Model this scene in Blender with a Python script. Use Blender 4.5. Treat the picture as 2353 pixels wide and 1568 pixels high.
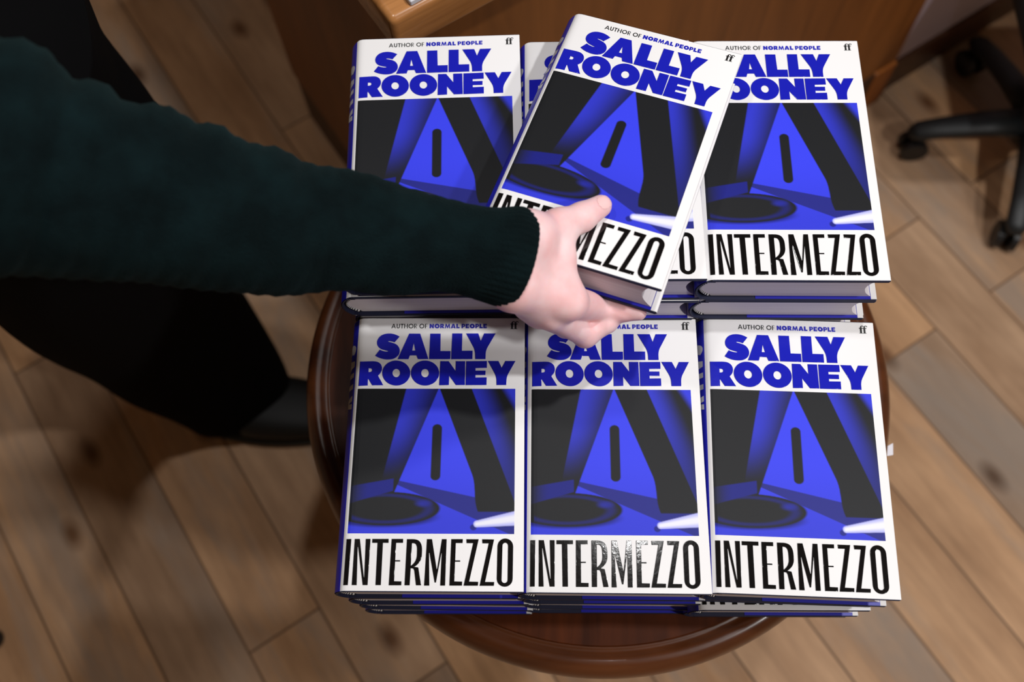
import bpy, bmesh, math, random
import numpy as np
from mathutils import Vector, Matrix
random.seed(7)
for o in list(bpy.data.objects): bpy.data.objects.remove(o)
SC = bpy.context.scene
COL = SC.collection
ZT = 0.876 - 0.156          # table top height
ZF = 0.876                  # top of the front row of books
PI = math.pi
# ------------------------------------------------------------- camera
cam = bpy.data.objects.new('camera', bpy.data.cameras.new('camera'))
COL.objects.link(cam)
_r = Matrix(((0.999713838, -0.001675628, 0.023862817), (0.010604250, 0.925217645, -0.379288623), (-0.021442753, 0.379433132, 0.924970652)))
cam.matrix_world = Matrix.Translation((0, 0, 0.79104637 + 0.876)) @ _r.to_4x4()
cam.data.sensor_width = 36.0
cam.data.lens = 2295.65 / 2353 * 36.0
cam.data.clip_start = 0.05
cam.data.dof.use_dof = True
cam.data.dof.focus_distance = 0.815
cam.data.dof.aperture_fstop = 3.8
cam.data.dof.aperture_blades = 7
SC.camera = cam
# ------------------------------------------------------------- world, lights, exposure
w = bpy.data.worlds.new('room_light'); SC.world = w; w.use_nodes = True
w.node_tree.nodes['Background'].inputs[0].default_value = (1.0, 0.93, 0.86, 1)
w.node_tree.nodes['Background'].inputs[1].default_value = 0.10
SC.view_settings.view_transform = 'Standard'
SC.view_settings.look = 'None'
SC.view_settings.gamma = 1.0
SC.view_settings.exposure = 0.0
def lamp(name, loc, target, size, power, color, spread=180):
    l = bpy.data.lights.new(name, 'AREA'); l.shape = 'DISK'; l.size = size; l.energy = power; l.color = color
    l.spread = math.radians(spread)
    o = bpy.data.objects.new(name, l); COL.objects.link(o); o.location = loc
    o.rotation_euler = (Vector(target) - Vector(loc)).to_track_quat('-Z', 'Y').to_euler()
    return o
lamp('ceiling_spotlight', (0.27, 0.635, 2.95), (0.1, 0.3, 0.8), 0.09, 12.6, (1.0, 0.99, 0.99))
lamp('ceiling_spotlight', (1.15, 0.20, 2.80), (0.3, 0.3, 0.5), 0.10, 19.5, (1.0, 0.985, 0.98))
lamp('ceiling_spotlight', (1.55, -0.65, 2.9), (1.0, 0.2, 0.0), 0.16, 24, (1.0, 0.98, 0.965))
lamp('ceiling_spotlight', (-0.65, 0.75, 2.95), (0.0, 0.4, 0.8), 0.14, 7, (1.0, 0.975, 0.955))

# ------------------------------------------------------------- helpers
def lin(r, g, b):
    f = lambda c: c / 12.92 if c <= 0.04045 else ((c + 0.055) / 1.055) ** 2.4
    return (f(r / 255), f(g / 255), f(b / 255), 1)
def mat(name, color=(0.5, 0.5, 0.5, 1), rough=0.5, metal=0.0, coat=0.0, spec=0.5):
    m = bpy.data.materials.new(name); m.use_nodes = True
    b = m.node_tree.nodes['Principled BSDF']
    b.inputs['Base Color'].default_value = color
    b.inputs['Roughness'].default_value = rough
    b.inputs['Metallic'].default_value = metal
    b.inputs['Coat Weight'].default_value = coat
    b.inputs['Coat Roughness'].default_value = 0.08
    b.inputs['Specular IOR Level'].default_value = spec
    return m, m.node_tree.nodes, m.node_tree.links, b
def obj(name, bm_or_mesh, mats, parent=None, smooth=False):
    if isinstance(bm_or_mesh, bmesh.types.BMesh):
        me = bpy.data.meshes.new(name); bm_or_mesh.to_mesh(me); bm_or_mesh.free()
    else: me = bm_or_mesh
    if not isinstance(mats, (list, tuple)): mats = [mats]
    if not me.materials:
        for m in mats: me.materials.append(m)
    if smooth:
        for p in me.polygons: p.use_smooth = True
    o = bpy.data.objects.new(name, me); COL.objects.link(o)
    if parent: o.parent = parent
    return o
def thing(name, label, cat, loc=(0, 0, 0), rotz=0, group=None):
    o = bpy.data.objects.new(name, None); COL.objects.link(o)
    o.location = loc; o.rotation_euler = (0, 0, rotz); o.empty_display_size = 0.05
    return tag(o, label, cat, group)
def tag(o, label, cat, group=None):
    o['label'] = label; o['category'] = cat
    if group: o['group'] = group
    return o
def dup(root, loc, rotz, label, group, skip=()):
    r = root.copy(); COL.objects.link(r); r.location = loc; r.rotation_euler = (0, 0, rotz)
    r['label'] = label; r['group'] = group
    for ch in list(root.children):
        c = ch.copy(); COL.objects.link(c); c.parent = r
        for g in ch.children:
            if g.name.split('.')[0] in skip: continue
            d = g.copy(); COL.objects.link(d); d.parent = c
    return r
def add_box(bm, lo, hi, mi=0, mtx=None):
    vs = [bm.verts.new((x, y, z)) for z in (lo[2], hi[2]) for y in (lo[1], hi[1]) for x in (lo[0], hi[0])]
    fs = []
    for q in ((0, 2, 3, 1), (4, 5, 7, 6), (0, 1, 5, 4), (2, 6, 7, 3), (0, 4, 6, 2), (1, 3, 7, 5)):
        f = bm.faces.new([vs[i] for i in q]); f.material_index = mi; fs.append(f)
    if mtx is not None:
        for v in vs: v.co = mtx @ v.co
    return vs, fs
def bevel(bm, off, seg=2, edges=None):
    bmesh.ops.bevel(bm, geom=edges or list(bm.edges), offset=off, segments=seg, affect='EDGES', profile=0.5)
def add_prism(bm, poly, a, b, axis='y', mi=0):
    # extrude a closed 2D polygon along one axis
    def P(p, t):
        return (p[0], t, p[1]) if axis == 'y' else (p[0], p[1], t)
    A = [bm.verts.new(P(p, a)) for p in poly]; B = [bm.verts.new(P(p, b)) for p in poly]
    n = len(poly); fs = []
    for i in range(n):
        f = bm.faces.new((A[i], A[(i + 1) % n], B[(i + 1) % n], B[i])); f.material_index = mi; fs.append(f)
    f = bm.faces.new(A[::-1]); f.material_index = mi; fs.append(f)
    f = bm.faces.new(B); f.material_index = mi; fs.append(f)
    return fs
def add_lathe(bm, prof, seg=64, mi=0, c=(0, 0, 0)):
    rings = []
    for r, z in prof:
        rings.append([bm.verts.new((c[0] + max(r, 1e-5) * math.cos(2 * PI * i / seg), c[1] + max(r, 1e-5) * math.sin(2 * PI * i / seg), c[2] + z)) for i in range(seg)])
    for a, b in zip(rings, rings[1:]):
        for i in range(seg):
            f = bm.faces.new((a[i], a[(i + 1) % seg], b[(i + 1) % seg], b[i])); f.material_index = mi
    for rg, rev in ((rings[0], True), (rings[-1], False)):
        f = bm.faces.new(rg[::-1] if rev else rg); f.material_index = mi
def add_tube(bm, pts, rad, seg=12, mi=0, up=(0, 0, 1), flat=1.0, cap=True):
    # tube through pts; flat squeezes the section along the up direction
    pts = [Vector(p) for p in pts]; rings = []
    if not isinstance(rad, (list, tuple)): rad = [rad] * len(pts)
    for i, p in enumerate(pts):
        t = (pts[min(i + 1, len(pts) - 1)] - pts[max(i - 1, 0)]).normalized()
        s = t.cross(Vector(up)).normalized(); u = s.cross(t).normalized()
        rings.append([bm.verts.new(p + rad[i] * (math.cos(2 * PI * k / seg) * s + flat * math.sin(2 * PI * k / seg) * u)) for k in range(seg)])
    for a, b in zip(rings, rings[1:]):
        for k in range(seg):
            f = bm.faces.new((a[k], a[(k + 1) % seg], b[(k + 1) % seg], b[k])); f.material_index = mi
    if cap:
        f = bm.faces.new(rings[0][::-1]); f.material_index = mi
        f = bm.faces.new(rings[-1]); f.material_index = mi
    return rings
def fix(bm):
    bmesh.ops.recalc_face_normals(bm, faces=list(bm.faces)); return bm
# wood: stretched noise along the local axis 'axis'
def wood(name, dark, light, axis, scale=6, stretch=14, rough=0.35, coat=0.0, spec=0.5, bump=0.05, rot=0):
    m, N, L, b = mat(name, light, rough, coat=coat, spec=spec)
    tc = N.new('ShaderNodeTexCoord'); mp = N.new('ShaderNodeMapping'); L.new(tc.outputs['Object'], mp.inputs['Vector'])
    s = [stretch] * 3; s[axis] = 1.0
    mp.inputs['Scale'].default_value = s
    mp.inputs['Rotation'].default_value = (0, 0, rot)
    n1 = N.new('ShaderNodeTexNoise'); n1.inputs['Scale'].default_value = scale; n1.inputs['Detail'].default_value = 6; n1.inputs['Roughness'].default_value = 0.6; n1.inputs['Distortion'].default_value = 0.6
    L.new(mp.outputs['Vector'], n1.inputs['Vector'])
    n2 = N.new('ShaderNodeTexNoise'); n2.inputs['Scale'].default_value = scale * 0.35; n2.inputs['Detail'].default_value = 3
    L.new(mp.outputs['Vector'], n2.inputs['Vector'])
    mx = N.new('ShaderNodeMath'); mx.operation = 'MULTIPLY_ADD'; mx.inputs[1].default_value = 0.6; L.new(n1.outputs[0], mx.inputs[0])
    m2 = N.new('ShaderNodeMath'); m2.operation = 'MULTIPLY'; m2.inputs[1].default_value = 0.4; L.new(n2.outputs[0], m2.inputs[0]); L.new(m2.outputs[0], mx.inputs[2])
    cr = N.new('ShaderNodeValToRGB'); L.new(mx.outputs[0], cr.inputs[0])
    cr.color_ramp.elements[0].position = 0.34; cr.color_ramp.elements[0].color = dark
    cr.color_ramp.elements[1].position = 0.66; cr.color_ramp.elements[1].color = light
    L.new(cr.outputs[0], b.inputs['Base Color'])
    bp = N.new('ShaderNodeBump'); bp.inputs['Strength'].default_value = bump; bp.inputs['Distance'].default_value = 0.002
    L.new(n1.outputs[0], bp.inputs['Height']); L.new(bp.outputs[0], b.inputs['Normal'])
    return m

# ------------------------------------------------------------- floor
PLANK = math.radians(-56.0)
def floor_material():
    m, N, L, b = mat('oak_planks', rough=0.62, spec=0.35)
    tc = N.new('ShaderNodeTexCoord')
    mp = N.new('ShaderNodeMapping'); mp.vector_type = 'TEXTURE'
    mp.inputs['Rotation'].default_value = (0, 0, PLANK); mp.inputs['Location'].default_value = (-0.741 + 0.306 * math.cos(PLANK), 0.0935 + 0.306 * math.sin(PLANK), 0)
    L.new(tc.outputs['Object'], mp.inputs['Vector'])
    br = N.new('ShaderNodeTexBrick')
    br.inputs['Scale'].default_value = 1.0; br.inputs['Brick Width'].default_value = 0.85; br.inputs['Row Height'].default_value = 0.1295
    br.inputs['Mortar Size'].default_value = 0.0022; br.inputs['Mortar Smooth'].default_value = 0.4; br.offset = 0.22; br.offset_frequency = 2
    br.inputs['Color1'].default_value = (0, 0, 0, 1); br.inputs['Color2'].default_value = (1, 1, 1, 1); br.inputs['Mortar'].default_value = (0.5, 0.5, 0.5, 1)
    L.new(mp.outputs[0], br.inputs['Vector'])
    # colour of each plank
    cr = N.new('ShaderNodeValToRGB'); L.new(br.outputs['Color'], cr.inputs[0])
    e = cr.color_ramp.elements
    e[0].position = 0.0; e[0].color = lin(172, 146, 122); e[1].position = 1.0; e[1].color = lin(224, 178, 132)
    x = e.new(0.35); x.color = lin(208, 168, 130); x = e.new(0.7); x.color = lin(198, 157, 118)
    def noise(scale, sx, detail=5, rough=0.6, dist=0.0):
        q = N.new('ShaderNodeMapping'); q.inputs['Scale'].default_value = (sx, 1, 1); L.new(mp.outputs[0], q.inputs['Vector'])
        # shift the grain from plank to plank
        ad = N.new('ShaderNodeVectorMath'); ad.operation = 'ADD'; L.new(q.outputs[0], ad.inputs[0])
        sc = N.new('ShaderNodeVectorMath'); sc.operation = 'SCALE'; sc.inputs['Scale'].default_value = 3.7; L.new(br.outputs['Color'], sc.inputs[0]); L.new(sc.outputs[0], ad.inputs[1])
        n = N.new('ShaderNodeTexNoise'); n.inputs['Scale'].default_value = scale; n.inputs['Detail'].default_value = detail; n.inputs['Roughness'].default_value = rough; n.inputs['Distortion'].default_value = dist
        L.new(ad.outputs[0], n.inputs['Vector']); return n
    def ramp(n, p0, c0, p1, c1):
        r = N.new('ShaderNodeValToRGB'); L.new(n.outputs[0], r.inputs[0])
        r.color_ramp.elements[0].position = p0; r.color_ramp.elements[0].color = c0
        r.color_ramp.elements[1].position = p1; r.color_ramp.elements[1].color = c1
        return r
    def mul(a, bsock, fac=1.0, mode='MULTIPLY'):
        x = N.new('ShaderNodeMix'); x.data_type = 'RGBA'; x.blend_type = mode; x.inputs[0].default_value = fac
        L.new(a, x.inputs[6]); L.new(bsock, x.inputs[7]); return x.outputs[2]
    grain = noise(60, 0.09, 6)
    c = mul(cr.outputs[0], ramp(grain, 0.3, (0.80, 0.78, 0.76, 1), 0.7, (1.06, 1.05, 1.04, 1)).outputs[0])
    blotch = noise(7, 0.4, 4)
    c = mul(c, ramp(blotch, 0.35, (0.72, 0.67, 0.62, 1), 0.62, (1.05, 1.05, 1.05, 1)).outputs[0])
    # grey weathered streaks
    grey = noise(5, 0.25, 5, 0.65, 0.4)
    gm = N.new('ShaderNodeMix'); gm.data_type = 'RGBA'; gm.blend_type = 'MIX'
    gr = ramp(grey, 0.50, (0, 0, 0, 1), 0.66, (0.75, 0.75, 0.75, 1)); L.new(gr.outputs[0], gm.inputs[0])
    L.new(c, gm.inputs[6]); gm.inputs[7].default_value = lin(150, 137, 125); c = gm.outputs[2]
    # knots
    q = N.new('ShaderNodeMapping'); q.inputs['Scale'].default_value = (0.55, 1, 1); L.new(mp.outputs[0], q.inputs['Vector'])
    vo = N.new('ShaderNodeTexVoronoi'); vo.voronoi_dimensions = '2D'; vo.inputs['Scale'].default_value = 7.0; vo.inputs['Randomness'].default_value = 1.0; L.new(q.outputs[0], vo.inputs['Vector'])
    kr = N.new('ShaderNodeValToRGB'); L.new(vo.outputs['Distance'], kr.inputs[0])
    kr.color_ramp.elements[0].position = 0.03; kr.color_ramp.elements[0].color = (0.34, 0.25, 0.18, 1)
    kr.color_ramp.elements[1].position = 0.15; kr.color_ramp.elements[1].color = (1, 1, 1, 1)
    kf = N.new('ShaderNodeMix'); kf.data_type = 'RGBA'; kf.blend_type = 'MULTIPLY'
    gt = N.new('ShaderNodeMath'); gt.operation = 'GREATER_THAN'; gt.inputs[1].default_value = 0.52
    sp = N.new('ShaderNodeSeparateColor'); L.new(vo.outputs['Color'], sp.inputs[0]); L.new(sp.outputs[0], gt.inputs[0]); L.new(gt.outputs[0], kf.inputs[0])
    L.new(c, kf.inputs[6]); L.new(kr.outputs[0], kf.inputs[7]); c = kf.outputs[2]
    # joints between planks
    jm = N.new('ShaderNodeMix'); jm.data_type = 'RGBA'; L.new(br.outputs['Fac'], jm.inputs[0]); L.new(c, jm.inputs[6]); jm.inputs[7].default_value = lin(112, 85, 62)
    L.new(jm.outputs[2], b.inputs['Base Color'])
    bp = N.new('ShaderNodeBump'); bp.inputs['Strength'].default_value = 0.25; bp.inputs['Distance'].default_value = 0.002; L.new(grain.outputs[0], bp.inputs['Height']); L.new(bp.outputs[0], b.inputs['Normal'])
    return m
bm = bmesh.new(); add_box(bm, (-3.2, -2.2, -0.04), (3.2, 4.2, 0)); fix(bm)
o = obj('floor', bm, floor_material()); o['kind'] = 'structure'

M_wall = mat('warm_plaster', lin(176, 160, 138), 0.9)[0]
for nm, lo, hi in (('wall_back', (-3.2, 4.2, 0), (3.2, 4.3, 3.1)), ('wall_front', (-3.2, -2.3, 0), (3.2, -2.2, 3.1)), ('wall_left', (-3.3, -2.2, 0), (-3.2, 4.2, 3.1)), ('wall_right', (3.2, -2.2, 0), (3.3, 4.2, 3.1)), ('ceiling', (-3.2, -2.2, 3.1), (3.2, 4.2, 3.2))):
    bm = bmesh.new(); add_box(bm, lo, hi); o = obj(nm, fix(bm), M_wall); o['kind'] = 'structure'

# ------------------------------------------------------------- round table
M_tab = wood('mahogany', lin(46, 18, 5), lin(98, 46, 15), 1, scale=5, stretch=7, rough=0.5, coat=0.03, spec=0.14)
M_rim = wood('mahogany_rim', lin(50, 23, 10), lin(104, 56, 26), 0, scale=4, stretch=3, rough=0.32, coat=0.3, spec=0.4)
tb = thing('round_table', 'round dark mahogany side table carrying six piles of hardbacks', 'table', (0.0612, 0.3585, 0))
bm = bmesh.new(); add_lathe(bm, [(0, ZT - 0.022), (0.268, ZT - 0.022), (0.2705, ZT - 0.0015), (0.2695, ZT)], 128); fix(bm)
top = obj('tabletop', bm, M_tab, tb)
for p in top.data.polygons: p.use_smooth = len(p.vertices) == 4
# moulded rim as a ring
prof = [(0.2698, -0.001), (0.2725, -0.0035), (0.2755, -0.0035), (0.2785, -0.001), (0.2830, 0.0005), (0.2880, -0.0010), (0.2920, -0.0045), (0.2950, -0.0095), (0.2968, -0.0150), (0.2972, -0.0200), (0.2955, -0.0260), (0.2900, -0.0300), (0.2698, -0.0300)]
bm = bmesh.new(); seg = 160; rings = []
for r, z in prof: rings.append([bm.verts.new((r * math.cos(2 * PI * i / seg), r * math.sin(2 * PI * i / seg), ZT + z)) for i in range(seg)])
for k in range(len(prof)):
    a, b = rings[k], rings[(k + 1) % len(prof)]
    for i in range(seg): bm.faces.new((a[i], a[(i + 1) % seg], b[(i + 1) % seg], b[i]))
obj('rim', fix(bm), M_rim, tb, smooth=True)
bm = bmesh.new(); add_lathe(bm, [(0.05, 0.16), (0.058, 0.17), (0.055, 0.19), (0.032, 0.22), (0.028, 0.30), (0.042, 0.38), (0.048, 0.44), (0.036, 0.52), (0.028, 0.58), (0.05, 0.63), (0.10, 0.66), (0.11, ZT - 0.0225)], 40)
obj('pedestal', fix(bm), M_rim, tb, smooth=True)
for k in range(3):
    a = math.radians(90 + 120 * k); d = Vector((math.cos(a), math.sin(a), 0))
    bm = bmesh.new(); add_tube(bm, [d * 0.035 + Vector((0, 0, 0.20)), d * 0.10 + Vector((0, 0, 0.17)), d * 0.17 + Vector((0, 0, 0.09)), d * 0.215 + Vector((0, 0, 0.035)), d * 0.25 + Vector((0, 0, 0.018))], [0.022, 0.02, 0.018, 0.017, 0.018], 14)
    obj('leg', fix(bm), M_rim, tb, smooth=True)

# ------------------------------------------------------------- books
T, W, H = 0.0388, 0.144, 0.2328
def jacket_white_mat():
    m, N, L, b = mat('white_jacket', (0.86, 0.855, 0.86, 1), 0.55, spec=0.22)
    return m
M_white = jacket_white_mat()
M_blue = mat('royal_blue_paper', lin(28, 30, 172), 0.40)[0]
M_navy = mat('navy_cloth', lin(20, 26, 58), 0.7)[0]
M_ink_blue = mat('blue_gloss_ink', (0.0115, 0.0155, 0.46, 1), 0.14, spec=0.35)[0]
M_ink_black = mat('black_gloss_ink', (0.0045, 0.0045, 0.005, 1), 0.07, spec=0.5)[0]
def ink_bump(m, scale, strength):
    N, L = m.node_tree.nodes, m.node_tree.links
    tc = N.new('ShaderNodeTexCoord'); n = N.new('ShaderNodeTexNoise'); n.inputs['Scale'].default_value = scale; n.inputs['Detail'].default_value = 4; n.inputs['Roughness'].default_value = 0.65
    L.new(tc.outputs['Object'], n.inputs['Vector'])
    bp = N.new('ShaderNodeBump'); bp.inputs['Strength'].default_value = strength; bp.inputs['Distance'].default_value = 0.0005; L.new(n.outputs[0], bp.inputs['Height'])
    L.new(bp.outputs[0], N['Principled BSDF'].inputs['Normal'])
ink_bump(M_ink_black, 240, 0.09); ink_bump(M_ink_blue, 300, 0.08)
M_print = mat('black_print', (0.008, 0.008, 0.009, 1), 0.45)[0]
M_printblue = mat('blue_print', (0.0115, 0.0155, 0.46, 1), 0.40)[0]
M_silver = mat('pale_grey_print', lin(190, 190, 196), 0.35)[0]
M_hb_w = mat('headband_white', lin(215, 215, 215), 0.7)[0]
M_hb_k = mat('headband_black', lin(14, 14, 18), 0.7)[0]
def pages_mat():
    m, N, L, b = mat('page_edges', lin(226, 221, 226), 0.75, spec=0.2)
    tc = N.new('ShaderNodeTexCoord'); mp = N.new('ShaderNodeMapping'); mp.inputs['Scale'].default_value = (3, 3, 900); L.new(tc.outputs['Object'], mp.inputs[0])
    n = N.new('ShaderNodeTexNoise'); n.inputs['Scale'].default_value = 2.0; n.inputs['Detail'].default_value = 2; L.new(mp.outputs[0], n.inputs['Vector'])
    cr = N.new('ShaderNodeValToRGB'); L.new(n.outputs[0], cr.inputs[0]); cr.color_ramp.elements[0].position = 0.3; cr.color_ramp.elements[0].color = lin(205, 199, 206); cr.color_ramp.elements[1].position = 0.7; cr.color_ramp.elements[1].color = lin(232, 228, 233)
    L.new(cr.outputs[0], b.inputs['Base Color']); return m
M_page = pages_mat()
# half of the jacket outline in (x, z), from the fore edge of the front to the middle of the spine
FRONT = [(0.0012, T - 0.0019), (0.0030, T - 0.0007), (0.0055, T - 0.00015), (0.0085, T)]
def spine_x(z):
    t = (z - T / 2) / (T / 2 - 0.0030)
    return 0.0002 - 0.0068 * (1 - abs(t) ** 2.2) if abs(t) < 1 else 0.0002
def front_z(x):
    pts = [(0.0002, T - 0.0034)] + FRONT
    for (a, za), (b, zb) in zip(pts, pts[1:]):
        if x <= b: return za + (zb - za) * max(0, (x - a)) / (b - a)
    return T
def make_book(label, group):
    bk = thing('hardback_book', label, 'book', group=group)
    # jacket sheet
    prof = [(0.045, T - 0.0036, 'b'), (W - 0.005, T - 0.0036, 'w'), (W - 0.0007, T - 0.0036, 'w'), (W, T - 0.0030, 'w'), (W, T - 0.0005, 'w'), (W - 0.0006, T, 'w')]
    prof += [(0.07, T, 'w'), (0.03, T, 'w')] + [(x, z, 'w') for x, z in FRONT[::-1]] + [(0.0002, T - 0.0032, 'b')]
    zs = [T / 2 + (T / 2 - 0.0032) * math.cos(PI * k / 14) for k in range(1, 14)]
    prof += [(spine_x(z), z, 'b') for z in zs] + [(0.0002, 0.0032, 'w')]
    prof += [(x, T - z, 'w') for x, z in FRONT] + [(0.03, 0, 'w'), (0.07, 0, 'w'), (W - 0.0006, 0, 'w'), (W, 0.0005, 'w'), (W, 0.0030, 'w'), (W - 0.0007, 0.0036, 'w'), (W - 0.005, 0.0036, 'b'), (0.045, 0.0036, 'b')]
    bm = bmesh.new(); ys = [0.0006, 0.06, 0.12, 0.18, H - 0.0006]
    rows = [[bm.verts.new((x, y, z)) for x, z, _ in prof] for y in ys]
    for a, b in zip(rows, rows[1:]):
        for i in range(len(prof) - 1):
            f = bm.faces.new((a[i], b[i], b[i + 1], a[i + 1])); f.material_index = 1 if prof[i][2] == 'b' else 0
            f.smooth = True
    jk = obj('dust_jacket', bm, [M_white, M_blue], bk)
    for e in jk.data.edges: pass
    # boards with the cloth spine
    bm = bmesh.new()
    add_box(bm, (0.0045, 0, T - 0.0032), (W - 0.0010, H, T - 0.0004)); add_box(bm, (0.0045, 0, 0.0004), (W - 0.0010, H, 0.0032))
    ins = [(spine_x(z) + 0.0006, z) for z in [T / 2 + (T / 2 - 0.0034) * math.cos(PI * k / 14) for k in range(15)]]
    ins = [(0.006, T - 0.0020)] + ins + [(0.006, 0.0020)]
    outl = ins + [(x + 0.0016, min(max(z, 0.0042), T - 0.0042)) for x, z in ins[::-1]]
    add_prism(bm, outl, 0, H)
    obj('boards', fix(bm), M_navy, bk)
    # page block: round spine, hollow fore edge
    pr = []
    for k in range(13):
        t = -1 + 2 * k / 12; pr.append((0.0090 - 0.0105 * (1 - t * t), T / 2 + t * (T / 2 - 0.0038)))
    for k in range(13):
        t = 1 - 2 * k / 12; pr.append((0.1385 - 0.0085 * (1 - t * t), T / 2 + t * (T / 2 - 0.0038)))
    bm = bmesh.new(); add_prism(bm, pr, 0.0032, H - 0.0032)
    obj('page_block', fix(bm), M_page, bk)
    # striped headbands at both ends of the spine
    for y in (0.0030, H - 0.0030):
        bm = bmesh.new(); n = 30
        pts = []
        for k in range(n + 1):
            t = 0.92 - 1.84 * k / n; pts.append(Vector((0.0090 - 0.0112 * (1 - t * t), y, T / 2 + t * (T / 2 - 0.0038))))
        rg = add_tube(bm, pts, 0.0010, 8, up=(0, 1, 0))
        for k, f in enumerate(bm.faces): f.material_index = (k // 8) % 2
        obj('headband', fix(bm), [M_hb_w, M_hb_k], bk, smooth=True)
    return bk, jk
def rounded(c, it=2):
    # soften the gentle turns of a hand-drawn contour, keep its real corners
    c = [np.array(p, float) for p in c]
    for _ in range(it):
        out = []; n = len(c)
        for i in range(n):
            p, q, r = c[i - 1], c[i], c[(i + 1) % n]; a, b = q - p, r - q
            la, lb = np.linalg.norm(a), np.linalg.norm(b)
            if la < 1e-9 or lb < 1e-9: continue
            ang = math.degrees(math.acos(max(-1, min(1, float(a @ b) / (la * lb)))))
            if 3 < ang < 42:
                s = 0.25 * min(la, lb); out += [q - a / la * s, q + b / lb * s]
            else: out.append(q)
        c = out
    return c
def curve_mesh(name, contours, ext, bev, zfun=None, scale=1e-5):
    cu = bpy.data.curves.new(name, 'CURVE'); cu.dimensions = '2D'; cu.fill_mode = 'BOTH'
    cu.extrude = ext; cu.bevel_depth = bev; cu.bevel_resolution = 2; cu.offset = -bev * 0.45
    for c in contours:
        c = rounded(c)
        s = cu.splines.new('POLY'); s.points.add(len(c) - 1)
        for p, q in zip(s.points, c): p.co = (q[0] * scale, q[1] * scale, 0, 1)
        s.use_cyclic_u = True
    t = bpy.data.objects.new(name, cu); COL.objects.link(t)
    bpy.context.view_layer.update()
    me = bpy.data.meshes.new_from_object(t.evaluated_get(bpy.context.evaluated_depsgraph_get())); me.materials.clear()
    bpy.data.objects.remove(t); bpy.data.curves.remove(cu)
    for v in me.vertices:
        v.co.z += ext + bev + 0.00003 + (front_z(v.co.x) if zfun is None else 0)
    me.name = name
    return me
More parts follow.
